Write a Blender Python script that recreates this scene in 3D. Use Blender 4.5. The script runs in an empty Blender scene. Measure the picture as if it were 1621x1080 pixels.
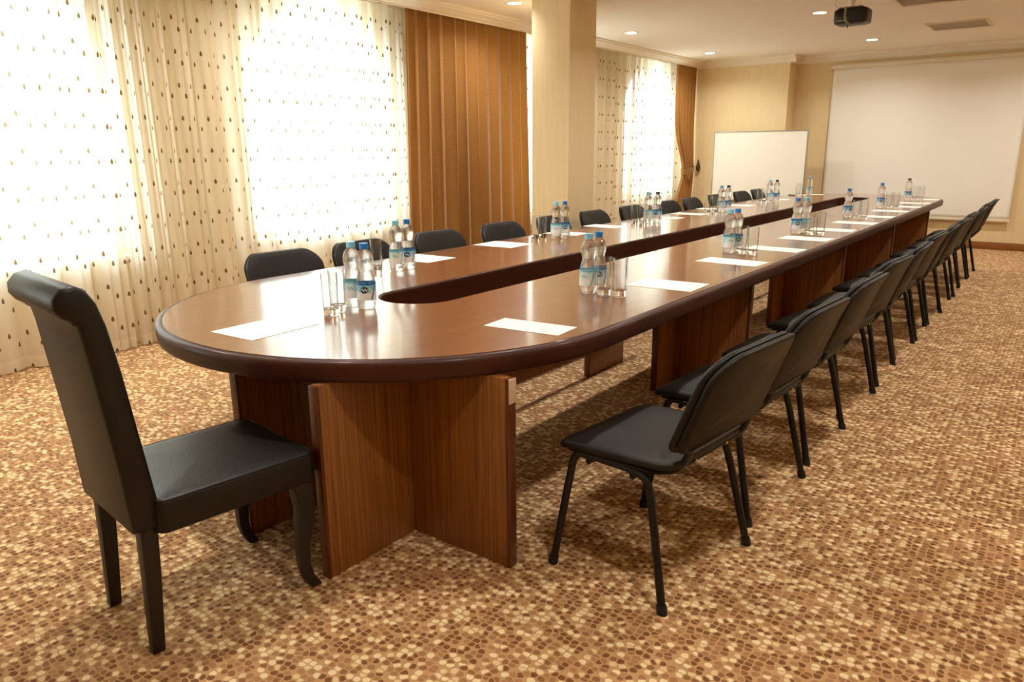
import bpy, bmesh, math, random
from mathutils import Vector, Matrix
R = math.radians
PI = math.pi
random.seed(11)
scene = bpy.context.scene
COL = scene.collection

# ------------------------------------------------------------------ camera
CAM_H = 1.40
_yaw, _pit, _rol = R(36.856), R(14.429), R(-0.459)
_fw = Vector((-math.sin(_yaw)*math.cos(_pit), math.cos(_yaw)*math.cos(_pit), -math.sin(_pit)))
_rt = Vector((math.cos(_yaw), math.sin(_yaw), 0))
_up = _rt.cross(_fw)
_r2 = _rt*math.cos(_rol) + _up*math.sin(_rol)
_u2 = _up*math.cos(_rol) - _rt*math.sin(_rol)
cam_data = bpy.data.cameras.new('camera')
cam_data.sensor_width = 36.0
cam_data.lens = 1164.6/1621*36.0
cam_data.clip_start = 0.05
cam = bpy.data.objects.new('camera', cam_data)
COL.objects.link(cam)
_m = Matrix((_r2, _u2, -_fw)).transposed().to_4x4()
_m.translation = Vector((0, 0, CAM_H))
cam.matrix_world = _m
scene.camera = cam

# ------------------------------------------------------------------ world, light, exposure
world = bpy.data.worlds.new('overcast_sky')
scene.world = world
world.use_nodes = True
_bg = world.node_tree.nodes['Background']
_bg.inputs['Color'].default_value = (0.74, 0.88, 1.0, 1)
_bg.inputs['Strength'].default_value = 13.0
DOWNLIGHT_W = 20.0
WARM = (1.0, 0.965, 0.89)
vs = scene.view_settings
vs.view_transform = 'Standard'
vs.look = 'None'
vs.exposure = -0.08
vs.gamma = 1.0
vs.use_curve_mapping = False
scene.cycles.use_denoising = True
scene.cycles.max_bounces = 12
scene.cycles.diffuse_bounces = 5
scene.cycles.glossy_bounces = 4
scene.cycles.transmission_bounces = 10
scene.cycles.transparent_max_bounces = 14
scene.cycles.sample_clamp_indirect = 6.0
scene.cycles.caustics_reflective = False

# room measures
XL, XR, YN, YF = -5.62, 1.5, -2.3, 12.45
ZC = 2.788
YP = 12.10            # face of the wall projection beside the screen
TX = -2.345           # table centre line

# ------------------------------------------------------------------ material helpers
def lin(r, g, b):
    f = lambda c: c/12.92 if c <= 0.04045 else ((c+0.055)/1.055)**2.4
    return (f(r/255), f(g/255), f(b/255), 1)

class NT:
    def __init__(self, name):
        self.m = bpy.data.materials.new(name)
        self.m.use_nodes = True
        self.t = self.m.node_tree
        self.b = self.t.nodes['Principled BSDF']
        self.out = self.t.nodes['Material Output']
    def n(self, typ, **kw):
        nd = self.t.nodes.new(typ)
        for k, v in kw.items():
            setattr(nd, k, v)
        return nd
    def set(self, sock, v):
        if isinstance(v, bpy.types.NodeSocket):
            self.t.links.new(v, sock)
        else:
            sock.default_value = v
    def math(self, op, a, b=0.0, c=None, clamp=False):
        nd = self.n('ShaderNodeMath', operation=op, use_clamp=clamp)
        self.set(nd.inputs[0], a); self.set(nd.inputs[1], b)
        if c is not None: self.set(nd.inputs[2], c)
        return nd.outputs[0]
    def mixc(self, f, a, b, mode='MIX'):
        nd = self.n('ShaderNodeMix', data_type='RGBA', blend_type=mode)
        self.set(nd.inputs[0], f); self.set(nd.inputs[6], a); self.set(nd.inputs[7], b)
        return nd.outputs[2]
    def coord(self, kind='Object', scale=(1, 1, 1)):
        tc = self.n('ShaderNodeTexCoord')
        mp = self.n('ShaderNodeMapping')
        mp.inputs['Scale'].default_value = scale
        self.t.links.new(tc.outputs[kind], mp.inputs[0])
        return mp.outputs[0]
    def noise(self, vec, scale=5, detail=3, rough=0.5):
        nd = self.n('ShaderNodeTexNoise')
        self.set(nd.inputs['Vector'], vec)
        nd.inputs['Scale'].default_value = scale
        nd.inputs['Detail'].default_value = detail
        nd.inputs['Roughness'].default_value = rough
        return nd.outputs[0]
    def ramp(self, fac, stops, interp='LINEAR'):
        nd = self.n('ShaderNodeValToRGB')
        nd.color_ramp.interpolation = interp
        e = nd.color_ramp.elements
        while len(e) < len(stops): e.new(0.5)
        for i, (p, c) in enumerate(stops):
            e[i].position = p; e[i].color = c
        self.set(nd.inputs[0], fac)
        return nd.outputs[0]
    def bump(self, h, strength=0.2, dist=0.01):
        nd = self.n('ShaderNodeBump')
        nd.inputs['Strength'].default_value = strength
        nd.inputs['Distance'].default_value = dist
        self.set(nd.inputs['Height'], h)
        self.t.links.new(nd.outputs[0], self.b.inputs['Normal'])
    def base(self, c): self.set(self.b.inputs['Base Color'], c); return self
    def rough(self, v): self.set(self.b.inputs['Roughness'], v); return self
    def p(self, **kw):
        for k, v in kw.items(): self.set(self.b.inputs[k.replace('_', ' ')], v)
        return self

def plain(name, c, rough=0.5, metal=0.0, noise=0.0, nscale=40, bump=0.0, spec=0.5):
    n = NT(name)
    v = n.coord()
    nz = n.noise(v, nscale, 3)
    if noise > 0:
        f = n.math('MULTIPLY_ADD', n.math('SUBTRACT', nz, 0.5), noise*2, 1.0)
        g = n.n('ShaderNodeCombineColor')
        for i in range(3): n.set(g.inputs[i], f)
        n.base(n.mixc(1.0, c, g.outputs[0], 'MULTIPLY'))
    else:
        n.base(c)
    n.rough(rough); n.p(Metallic=metal, Specular_IOR_Level=spec)
    if bump > 0: n.bump(nz, bump, 0.004)
    return n.m

def wood(name, dark, light, scale, rough, coat=0.0, stops=(0.3, 0.7), bump=0.0, coat_rough=0.1):
    n = NT(name)
    v = n.coord('Object', scale)
    a = n.noise(v, 1.0, 4, 0.6)
    v2 = n.coord('Object', tuple(s*3.3 for s in scale))
    b = n.noise(v2, 1.0, 3, 0.6)
    f = n.math('ADD', n.math('MULTIPLY', a, 0.6), n.math('MULTIPLY', b, 0.4))
    n.base(n.ramp(f, [(stops[0], dark), (stops[1], light)]))
    n.rough(rough)
    n.p(Coat_Weight=coat, Coat_Roughness=coat_rough)
    if bump > 0: n.bump(f, bump, 0.002)
    return n.m

M = {}
def make_materials():
    # carpet of printed pebbles
    n = NT('pebble_carpet')
    v = n.coord('Object', (1, 1.12, 1))
    wob = n.n('ShaderNodeTexNoise'); n.set(wob.inputs['Vector'], v); wob.inputs['Scale'].default_value = 18; wob.inputs['Detail'].default_value = 1
    off = n.n('ShaderNodeVectorMath', operation='SCALE'); n.t.links.new(wob.outputs['Color'], off.inputs[0]); off.inputs['Scale'].default_value = 0.012
    vv = n.n('ShaderNodeVectorMath', operation='ADD'); n.t.links.new(v, vv.inputs[0]); n.t.links.new(off.outputs[0], vv.inputs[1])
    v1 = n.n('ShaderNodeTexVoronoi', voronoi_dimensions='2D', feature='F1')
    v2 = n.n('ShaderNodeTexVoronoi', voronoi_dimensions='2D', feature='DISTANCE_TO_EDGE')
    for q in (v1, v2):
        n.t.links.new(vv.outputs[0], q.inputs['Vector'])
        q.inputs['Scale'].default_value = 41.0
        q.inputs['Randomness'].default_value = 0.70
    sep = n.n('ShaderNodeSeparateColor'); n.t.links.new(v1.outputs['Color'], sep.inputs[0])
    cell = n.ramp(sep.outputs[0], [(0.0, lin(130, 84, 46)), (0.26, lin(152, 104, 64)), (0.44, lin(170, 122, 80)), (0.58, lin(178, 130, 86)), (0.68, lin(244, 220, 172)), (0.86, lin(232, 202, 152))], 'CONSTANT')
    e1 = n.math('LESS_THAN', v2.outputs['Distance'], 0.075)
    e2 = n.math('GREATER_THAN', v1.outputs['Distance'], 0.47)
    edge = n.math('MAXIMUM', e1, e2)
    colr = n.mixc(edge, cell, lin(200, 154, 106))
    fz = n.noise(n.coord('Object', (1, 1, 1)), 420, 2)
    g = n.n('ShaderNodeCombineColor')
    ff = n.math('MULTIPLY_ADD', fz, 0.36, 0.75)
    for i in range(3): n.set(g.inputs[i], ff)
    n.base(n.mixc(1.0, colr, g.outputs[0], 'MULTIPLY')).rough(0.95)
    n.p(Specular_IOR_Level=0.15, Sheen_Weight=0.15)
    n.bump(fz, 0.35, 0.004)
    M['carpet'] = n.m

    def wallpaper(name, c1, c2):
        n = NT(name)
        a = n.noise(n.coord('Object', (60, 60, 2.5)), 1.0, 4, 0.6)
        b = n.noise(n.coord('Object', (1.2, 1.2, 0.7)), 1.0, 2)
        f = n.math('ADD', n.math('MULTIPLY', a, 0.7), n.math('MULTIPLY', b, 0.3))
        n.base(n.ramp(f, [(0.3, c1), (0.7, c2)])).rough(0.75)
        n.p(Specular_IOR_Level=0.25)
        n.bump(a, 0.15, 0.003)
        return n.m
    M['wall'] = wallpaper('cream_wallpaper', lin(228, 206, 160), lin(240, 221, 180))
    M['column'] = wallpaper('column_wallpaper', lin(228, 205, 162), lin(240, 220, 180))
    M['window_wall'] = plain('window_wall_paint', lin(238, 222, 190), 0.8, noise=0.03, nscale=8)
    M['ceiling'] = plain('ceiling_paint', lin(244, 236, 221), 0.85, noise=0.02, nscale=3)
    M['cornice'] = plain('cornice_plaster', lin(246, 238, 222), 0.7, noise=0.02, nscale=20)
    M['base'] = wood('baseboard_wood', lin(122, 72, 28), lin(164, 104, 48), (3, 3, 40), 0.4, 0.2)
    # table
    M['top'] = wood('table_top_veneer', lin(98, 49, 13), lin(134, 75, 24), (26, 2.2, 10), 0.30, 0.9, (0.25, 0.75), coat_rough=0.11)
    M['edge'] = wood('table_edge_wood', lin(50, 19, 9), lin(74, 31, 15), (4, 1.2, 8), 0.5, 0.12, coat_rough=0.15)
    M['edge'].node_tree.nodes['Principled BSDF'].inputs['Specular IOR Level'].default_value = 0.3
    M['panel'] = wood('pedestal_veneer', lin(98, 54, 18), lin(164, 104, 46), (85, 85, 1.3), 0.38, 0.15, (0.34, 0.66), bump=0.05)
    M['paneledge'] = wood('pedestal_edge_wood', lin(66, 26, 8), lin(110, 54, 20), (40, 40, 2), 0.35, 0.2)
    M['pad'] = plain('pale_repair_strip', lin(206, 178, 150), 0.6, noise=0.06, nscale=60)
    # chairs
    M['vinyl'] = plain('black_vinyl', lin(25, 21, 15), 0.5, noise=0.12, nscale=160, bump=0.12, spec=0.32)
    M['shell'] = plain('charcoal_plastic_shell', lin(27, 22, 16), 0.5, noise=0.08, nscale=220, bump=0.08, spec=0.25)
    M['tube'] = plain('black_steel_tube', lin(13, 11, 10), 0.36, noise=0.08, nscale=60, spec=0.4)
    M['rubber'] = plain('black_rubber_foot', lin(20, 19, 18), 0.65, noise=0.1, nscale=80)
    M['bolt'] = plain('bright_bolt_steel', lin(190, 186, 178), 0.25, metal=1.0, noise=0.05)
    M['leather'] = plain('dark_brown_leather', lin(16, 10, 7), 0.45, noise=0.18, nscale=130, bump=0.16, spec=0.4)
    M['leg'] = wood('dark_stained_leg', lin(14, 8, 5), lin(26, 14, 8), (60, 60, 3), 0.5, 0.0)
    # small things
    M['paper'] = plain('white_paper', lin(250, 246, 238), 0.65, noise=0.01, nscale=8)
    n = NT('tumbler_glass_base'); n.base((1, 1, 1, 1)).rough(n.math('MULTIPLY', n.noise(n.coord(), 20, 2), 0.02)); n.p(Transmission_Weight=1.0, IOR=1.45); M['glass'] = n.m
    def thin(name, tint, ior, amount):
        # thin wall: clear with fresnel reflection
        n = NT(name)
        tr = n.n('ShaderNodeBsdfTransparent'); nz = n.noise(n.coord(), 30, 2)
        lw = n.n('ShaderNodeLayerWeight'); lw.inputs['Blend'].default_value = 0.5
        body = n.ramp(nz, [(0.3, tint), (0.7, (1, 1, 1, 1))])
        n.set(tr.inputs[0], n.mixc(n.math('POWER', lw.outputs['Facing'], 4.0), body, (0.55, 0.57, 0.55, 1)))
        g = n.n('ShaderNodeBsdfGlossy'); g.inputs['Roughness'].default_value = 0.03
        fr = n.n('ShaderNodeLayerWeight'); fr.inputs['Blend'].default_value = 0.5
        mx = n.n('ShaderNodeMixShader'); n.set(mx.inputs[0], n.math('MULTIPLY_ADD', n.math('POWER', fr.outputs['Facing'], ior), amount, 0.045, clamp=True))
        n.t.links.new(tr.outputs[0], mx.inputs[1]); n.t.links.new(g.outputs[0], mx.inputs[2])
        return n, mx
    n, mx = thin('tumbler_glass_wall', (0.96, 0.975, 0.97, 1), 2.6, 0.9); n.t.links.new(mx.outputs[0], n.out.inputs[0]); M['glasswall'] = n.m
    n, mx = thin('bottle_clear_plastic', (0.95, 0.98, 0.98, 1), 3.0, 0.6)
    n.base((0.97, 0.99, 1, 1)).rough(0.02); n.p(Transmission_Weight=1.0, IOR=1.30)
    nz = n.noise(n.coord('Object', (1, 1, 3)), 70, 2); n.bump(nz, 0.4, 0.004)
    m3 = n.n('ShaderNodeMixShader'); m3.inputs[0].default_value = 0.62
    n.t.links.new(mx.outputs[0], m3.inputs[1]); n.t.links.new(n.b.outputs[0], m3.inputs[2]); n.t.links.new(m3.outputs[0], n.out.inputs[0])
    M['water'] = n.m
    M['cap_blue'] = plain('royal_blue_cap', lin(22, 112, 190), 0.4, noise=0.04, nscale=200)
    M['cap_pale'] = plain('pale_cyan_cap', lin(124, 196, 222), 0.4, noise=0.04, nscale=200)
    M['cap_dark'] = plain('dark_navy_cap', lin(38, 52, 78), 0.4, noise=0.04, nscale=200)
    M['label_a'] = label_material('blue_bottle_label', lin(30, 110, 184), lin(146, 208, 226), 1)
    M['label_b'] = label_material('pale_bottle_label', lin(110, 200, 222), lin(214, 236, 236), 0)
    M['screen'] = plain('projection_fabric', lin(246, 243, 234), 0.85, noise=0.015, nscale=6)
    M['white_metal'] = plain('white_painted_metal', lin(232, 222, 200), 0.45, noise=0.02)
    M['board'] = plain('whiteboard_enamel', lin(244, 240, 230), 0.35, noise=0.01, nscale=4)
    M['alu'] = plain('aluminium_frame', lin(176, 170, 158), 0.4, metal=0.7, noise=0.05)
    M['black'] = plain('projector_black_plastic', lin(14, 10, 9), 0.38, noise=0.08, nscale=150)
    M['greyplastic'] = plain('projector_grey_strap', lin(130, 118, 96), 0.5, noise=0.06)
    M['lens'] = plain('lens_glass', lin(235, 235, 230), 0.08, noise=0.01)
    M['vent'] = plain('vent_paint', lin(232, 218, 194), 0.6, noise=0.03)
    M['ventdark'] = plain('vent_recess', lin(224, 208, 182), 0.8, noise=0.05)
    n = NT('downlight_glow'); n.base((1, 0.95, 0.85, 1))
    nz = n.noise(n.coord(), 10, 1); n.p(Emission_Color=(1.0, 0.88, 0.68, 1), Emission_Strength=n.math('MULTIPLY_ADD', nz, 2.0, 14.0)); M['glow'] = n.m
    M['window_frame'] = plain('white_window_frame', lin(240, 238, 232), 0.4, noise=0.01)
    n = NT('window_glass')
    tr = n.n('ShaderNodeBsdfTransparent'); gl = n.n('ShaderNodeBsdfGlossy'); gl.inputs['Roughness'].default_value = 0.02
    nz = n.noise(n.coord(), 2, 1)
    n.set(tr.inputs[0], n.ramp(nz, [(0.3, (0.94, 0.97, 0.96, 1)), (0.7, (0.97, 0.98, 0.98, 1))]))
    mx = n.n('ShaderNodeMixShader'); mx.inputs[0].default_value = 0.06
    n.t.links.new(tr.outputs[0], mx.inputs[1]); n.t.links.new(gl.outputs[0], mx.inputs[2]); n.t.links.new(mx.outputs[0], n.out.inputs[0])
    M['pane'] = n.m
    M['sheer'] = sheer_material()
    n = NT('ochre_drape_fabric')
    a = n.noise(n.coord('UV', (220, 60, 1)), 1.0, 3, 0.6)
    cc = n.ramp(a, [(0.3, lin(134, 91, 41)), (0.7, lin(168, 121, 62))])
    n.base(cc).rough(0.75); n.p(Sheen_Weight=0.35, Sheen_Roughness=0.4, Specular_IOR_Level=0.3)
    tl = n.n('ShaderNodeBsdfTranslucent'); n.set(tl.inputs[0], lin(210, 132, 48))
    mx = n.n('ShaderNodeMixShader'); mx.inputs[0].default_value = 0.10
    n.t.links.new(n.b.outputs[0], mx.inputs[1]); n.t.links.new(tl.outputs[0], mx.inputs[2]); n.t.links.new(mx.outputs[0], n.out.inputs[0])
    M['drape'] = n.m
    M['tassel'] = plain('brown_tieback_hook', lin(86, 52, 22), 0.6, noise=0.1)
    M['pen'] = plain('black_pen_plastic', lin(24, 22, 22), 0.35, noise=0.05)

def label_material(name, dark, light, emblem):
    # flat print wrapped round a bottle: u = 0..1 round, v = 0..1 upwards
    n = NT(name)
    tc = n.n('ShaderNodeTexCoord'); sp = n.n('ShaderNodeSeparateXYZ'); n.t.links.new(tc.outputs['UV'], sp.inputs[0])
    u, v = sp.outputs[0], sp.outputs[1]
    u3 = n.math('FRACT', n.math('MULTIPLY', u, 3.0))
    nz = n.noise(n.coord('UV', (14, 5, 1)), 1.0, 3)
    g = n.math('ADD', n.math('MULTIPLY', n.math('SUBTRACT', v, 0.5), 0.9), n.math('MULTIPLY', nz, 0.9))
    c = n.ramp(g, [(0.32, lin(246, 249, 249)), (0.56, light), (0.78, light), (1.0, dark)])
    band = n.math('GREATER_THAN', v, 0.90)
    c = n.mixc(band, c, dark)
    stripe = n.math('LESS_THAN', n.math('ABSOLUTE', n.math('SUBTRACT', u3, n.math('MULTIPLY_ADD', v, 0.25, 0.62))), 0.05)
    c = n.mixc(n.math('MULTIPLY', stripe, 0.85), c, dark if emblem else lin(120, 206, 220))
    # oval emblem with a pale scribble
    du = n.math('DIVIDE', n.math('SUBTRACT', u3, 0.28), 0.19); dv = n.math('DIVIDE', n.math('SUBTRACT', v, 0.62), 0.20)
    r = n.math('SQRT', n.math('ADD', n.math('POWER', n.math('ABSOLUTE', du), 2.0), n.math('POWER', n.math('ABSOLUTE', dv), 2.0)))
    c = n.mixc(n.math('LESS_THAN', r, 1.0), c, lin(22, 50, 92) if emblem else lin(222, 238, 236))
    wv = n.math('SINE', n.math('MULTIPLY', du, 9.0))
    sc = n.math('LESS_THAN', n.math('ABSOLUTE', n.math('SUBTRACT', dv, n.math('MULTIPLY', wv, 0.3))), 0.2)
    sc = n.math('MULTIPLY', sc, n.math('LESS_THAN', r, 0.78))
    c = n.mixc(sc, c, lin(240, 244, 246) if emblem else lin(110, 170, 190))
    n.base(c).rough(0.35)
    return n.m

def sheer_material():
    n = NT('sheer_voile_with_drops')
    tc = n.n('ShaderNodeTexCoord'); sp = n.n('ShaderNodeSeparateXYZ'); n.t.links.new(tc.outputs['UV'], sp.inputs[0])
    u, v = sp.outputs[0], sp.outputs[1]
    def row(offu, offv):
        per_u, per_v = 0.150, 0.235
        p = n.math('MULTIPLY', n.math('SUBTRACT', n.math('FRACT', n.math('ADD', n.math('DIVIDE', u, per_u), offu)), 0.5), per_u)
        q = n.math('MULTIPLY', n.math('FRACT', n.math('ADD', n.math('DIVIDE', v, per_v), offv)), per_v)
        t = n.math('DIVIDE', q, 0.040)
        tt = n.math('MINIMUM', t, 1.0)
        hw = n.math('MULTIPLY', n.math('MULTIPLY', n.math('SQRT', tt), n.math('SUBTRACT', 1.0, tt)), 0.027)
        return n.math('LESS_THAN', n.math('ABSOLUTE', p), hw)
    drops = n.math('MAXIMUM', row(0.0, 0.0), row(0.5, 0.31))
    hem = n.math('LESS_THAN', v, 0.09)
    thread = n.noise(n.coord('UV', (500, 12, 1)), 1.0, 2)
    voile = n.ramp(thread, [(0.3, lin(238, 228, 206)), (0.7, lin(246, 238, 220))])
    colr = n.mixc(drops, voile, lin(126, 100, 64))
    df = n.n('ShaderNodeBsdfDiffuse'); n.set(df.inputs[0], colr)
    tl = n.n('ShaderNodeBsdfTranslucent'); n.set(tl.inputs[0], colr)
    tr = n.n('ShaderNodeBsdfTransparent'); tr.inputs[0].default_value = (1, 0.985, 0.955, 1)
    m1 = n.n('ShaderNodeMixShader'); m1.inputs[0].default_value = 0.5
    n.t.links.new(df.outputs[0], m1.inputs[1]); n.t.links.new(tl.outputs[0], m1.inputs[2])
    m2 = n.n('ShaderNodeMixShader')
    # opacity of the weave: denser at the hem, almost solid at the woven drops
    op = n.math('ADD', 0.84, n.math('ADD', n.math('MULTIPLY', drops, 0.14), n.math('MULTIPLY', hem, 0.12)), clamp=True)
    n.set(m2.inputs[0], op)
    n.t.links.new(tr.outputs[0], m2.inputs[1]); n.t.links.new(m1.outputs[0], m2.inputs[2])
    n.t.links.new(m2.outputs[0], n.out.inputs[0])
    return n.m
make_materials()

# ------------------------------------------------------------------ mesh helpers
class MB:
    def __init__(self): self.v = []; self.f = []; self.uv = None
    def add(self, vs, fs):
        o = len(self.v); self.v += [tuple(p) for p in vs]; self.f += [tuple(i+o for i in f) for f in fs]; return self
    def box(self, x0, x1, y0, y1, z0, z1):
        vs = [(x, y, z) for z in (z0, z1) for y in (y0, y1) for x in (x0, x1)]
        return self.add(vs, [(0, 2, 3, 1), (4, 5, 7, 6), (0, 1, 5, 4), (2, 6, 7, 3), (0, 4, 6, 2), (1, 3, 7, 5)])
    def rings(self, rings, cap0=True, cap1=True, closed=True):
        n = len(rings[0]); vs = [p for r in rings for p in r]; fs = []
        for i in range(len(rings)-1):
            for j in range(n if closed else n-1):
                a, b = i*n+j, i*n+(j+1) % n
                fs.append((a, b, b+n, a+n))
        if cap0: fs.append(tuple(reversed(range(n))))
        if cap1: fs.append(tuple(range((len(rings)-1)*n, len(rings)*n)))
        return self.add(vs, fs)
    def lathe(self, prof, n=24, cx=0, cy=0, caps=True):
        return self.rings([[(cx+r*math.cos(2*PI*k/n), cy+r*math.sin(2*PI*k/n), z) for k in range(n)] for r, z in prof], caps, caps)
    def tube(self, pts, r, n=10, caps=True, flat=1.0):
        pts = [Vector(p) for p in pts]; rings = []
        rr = r if isinstance(r, (list, tuple)) else [r]*len(pts)
        ref = None
        for i, p in enumerate(pts):
            d = (pts[min(i+1, len(pts)-1)]-pts[max(i-1, 0)]).normalized()
            if ref is None:
                ref = Vector((0, 0, 1)) if abs(d.z) < 0.9 else Vector((1, 0, 0))
            a = (ref - d*ref.dot(d)).normalized(); b = d.cross(a); ref = a
            rings.append([p + a*rr[i]*math.cos(2*PI*k/n) + b*rr[i]*flat*math.sin(2*PI*k/n) for k in range(n)])
        return self.rings(rings, caps, caps)
    def build(self, name, mat, parent=None, smooth=35, bevel=0.0, seg=2, warp=None, recalc=True):
        me = bpy.data.meshes.new(name)
        vs = self.v if warp is None else [tuple(warp(*p)) for p in self.v]
        me.from_pydata(vs, [], self.f)
        if recalc or bevel:
            bm = bmesh.new(); bm.from_mesh(me)
            if recalc: bmesh.ops.recalc_face_normals(bm, faces=bm.faces)
            if bevel:
                ed = [e for e in bm.edges if len(e.link_faces) == 2 and e.calc_face_angle(0) > R(40)]
                bmesh.ops.bevel(bm, geom=ed, offset=bevel, segments=seg, affect='EDGES', profile=0.5, clamp_overlap=True)
            bm.to_mesh(me); bm.free()
        if smooth:
            me.shade_smooth(); me.set_sharp_from_angle(angle=R(smooth))
        me.materials.append(mat)
        ob = bpy.data.objects.new(name, me); COL.objects.link(ob)
        if parent is not None: ob.parent = parent
        return ob

def tag(o, label=None, cat=None, group=None, kind=None):
    if label: o['label'] = label
    if cat: o['category'] = cat
    if group: o['group'] = group
    if kind: o['kind'] = kind
    return o
def empty(name, loc=(0, 0, 0), rz=0.0):
    o = bpy.data.objects.new(name, None); COL.objects.link(o)
    o.location = loc; o.rotation_euler = (0, 0, rz); o.empty_display_size = 0.1
    return o
def copy_tree(o, parent=None):
    c = o.copy(); COL.objects.link(c)
    if parent is not None: c.parent = parent
    for ch in o.children: copy_tree(ch, c)
    return c
def box(name, mat, x0, x1, y0, y1, z0, z1, parent=None, bevel=0.0):
    return MB().box(x0, x1, y0, y1, z0, z1).build(name, mat, parent, bevel=bevel)
def struct(o): o['kind'] = 'structure'; return o
def rrect(w, d, r, n=6):
    """outline of a rounded rectangle, centred"""
    out = []
    rt, rb = r if isinstance(r, tuple) else (r, r)
    for sx, sy, a0 in ((1, 1, 0), (-1, 1, 90), (-1, -1, 180), (1, -1, 270)):
        r = rt if sy > 0 else rb
        for k in range(n+1):
            a = R(a0+90*k/n)
            out.append((sx*(w/2-r)+r*math.cos(a), sy*(d/2-r)+r*math.sin(a)))
    return out
def pad(w, d, r, t, puff, edge=0.01, n=6):
    """soft cushion: rounded-rectangle outline, thickness t, crowned top; lies in xy, z 0..t+puff"""
    m = MB(); rings = []
    red = lambda q: tuple(max(v-q, 0.004) for v in r) if isinstance(r, tuple) else max(r-q, 0.004)
    def ring(inset, z):
        rr = red(inset*0.6)
        return [(x, y, z) for x, y in rrect(w-2*inset, d-2*inset, rr, n)]
    rings.append(ring(edge*1.2, 0)); rings.append(ring(edge*0.3, edge*0.35)); rings.append(ring(0, edge))
    rings.append(ring(0, t-edge)); rings.append(ring(edge*0.3, t-edge*0.35)); rings.append(ring(edge, t))
    k = min(w, d)/2
    for s in (0.15, 0.32, 0.5, 0.68, 0.85):
        ins = edge+(k-edge)*s*0.96
        rings.append([(x*(1-s), y*(1-s), t+puff*(1-(1-s)**2)) for x, y in rrect(w-2*edge, d-2*edge, red(edge*.6), n)])
    # close top with a fan-sized last ring
    m.rings(rings, True, True)
    return m

# ------------------------------------------------------------------ room shell
struct(box('floor', M['carpet'], XL-0.3, XR+0.2, YN-0.2, YF+0.2, -0.08, 0.0))
struct(box('ceiling', M['ceiling'], XL-0.3, XR+0.2, YN-0.2, YF+0.2, ZC, ZC+0.12))
wall_far = struct(box('wall_far', M['wall'], XL-0.3, XR+0.2, YF, YF+0.2, 0, ZC))
box('wall_projection', M['wall'], XL+0.02, -3.72, YP, YF, 0, ZC, wall_far)
struct(box('wall_right', M['wall'], XR, XR+0.2, YN, YF, 0, ZC))
struct(box('wall_near', M['wall'], XL-0.3, XR+0.2, YN-0.2, YN, 0, ZC))

WINS = [(-1.0, 0.85), (1.87, 0.85), (4.65, 0.85), (7.80, 0.85), (11.10, 0.76)]
Z_SILL, Z_SPRING, ARCH = 0.68, 1.86, 0.80
NARC = 20
def arch_pts(cy, a, grow=0.0):
    """closed outline (y, z), from lower left, up over the arch, to lower right"""
    aa = a+grow
    pts = [(cy-aa, Z_SILL-grow)]
    for k in range(NARC+1):
        t = PI - PI*k/NARC
        pts.append((cy+aa*math.cos(t), Z_SPRING+(ARCH+grow)*math.sin(t)))
    pts.append((cy+aa, Z_SILL-grow))
    return pts
def window_wall():
    m = MB(); x0, x1 = XL, XL-0.25
    ys = [YN-0.2]
    for cy, a in WINS:
        # solid strip before the opening
        m.box(x1, x0, ys[-1], cy-a, 0, ZC)
        m.box(x1, x0, cy-a, cy+a, 0, Z_SILL)
        arc = arch_pts(cy, a)[1:-1]
        for (ya, za), (yb, zb) in zip(arc[:-1], arc[1:]):
            vs = [(x0, ya, za), (x0, yb, zb), (x0, yb, ZC), (x0, ya, ZC), (x1, ya, za), (x1, yb, zb), (x1, yb, ZC), (x1, ya, ZC)]
            m.add(vs, [(0, 1, 2, 3), (7, 6, 5, 4), (0, 4, 5, 1), (3, 2, 6, 7)])
        ys.append(cy+a)
    m.box(x1, x0, ys[-1], YF+0.2, 0, ZC)
    return struct(m.build('wall_left', M['window_wall'], smooth=0, recalc=False))
window_wall()

def window(i, cy, a):
    root = struct(empty('window_%d' % i, (XL-0.12, cy, 0)))
    out = arch_pts(0, a); inn = arch_pts(0, a-0.055)
    inn = [(y, max(z-0.0, Z_SILL+0.055)) if k in (0, len(inn)-1) else (y, z-0.055 if 0 < k < len(inn)-1 and z > Z_SPRING else z) for k, (y, z) in enumerate(inn)]
    m = MB(); n = len(out)
    for k in range(n):
        k2 = (k+1) % n
        (ya, za), (yb, zb), (yc, zc), (yd, zd) = out[k], out[k2], inn[k2], inn[k]
        vs = [(x, y, z) for x in (-0.03, 0.03) for y, z in ((ya, za), (yb, zb), (yc, zc), (yd, zd))]
        m.add(vs, [(0, 1, 2, 3), (7, 6, 5, 4), (2, 6, 7, 3), (0, 4, 5, 1)])
    m.build('window_frame', M['window_frame'], root, smooth=0)
    box('mullion', M['window_frame'], -0.028, 0.028, -0.03, 0.03, Z_SILL+0.05, Z_SPRING+ARCH-0.07, root)
    box('transom', M['window_frame'], -0.028, 0.028, -a+0.05, a-0.05, Z_SPRING-0.03, Z_SPRING+0.03, root)
    box('window_sill', M['window_frame'], 0.06, 0.20, -a-0.06, a+0.06, Z_SILL-0.04, Z_SILL-0.002, root, 0.006)
    for s in (-1, 1):
        y0, y1 = sorted((s*0.03, s*(a-0.055)))
        box('pane', M['pane'], -0.004, 0.004, y0, y1, Z_SILL+0.055, Z_SPRING-0.03, root)
        pts = [(s*0.03, Z_SPRING+0.03)] + [(s*max(0.03, (a-0.055)*math.cos(t)), Z_SPRING+0.03+(ARCH-0.085)*math.sin(t)) for t in [PI/2*k/8 for k in range(9)]]
        m = MB(); nn = len(pts)
        m.add([(-0.004, y, z) for y, z in pts]+[(0.004, y, z) for y, z in pts], [tuple(range(nn)), tuple(reversed(range(nn, 2*nn)))])
        m.build('pane', M['pane'], root, smooth=0)
    return root
for i, (cy, a) in enumerate(WINS): window(i+1, cy, a)

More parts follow.
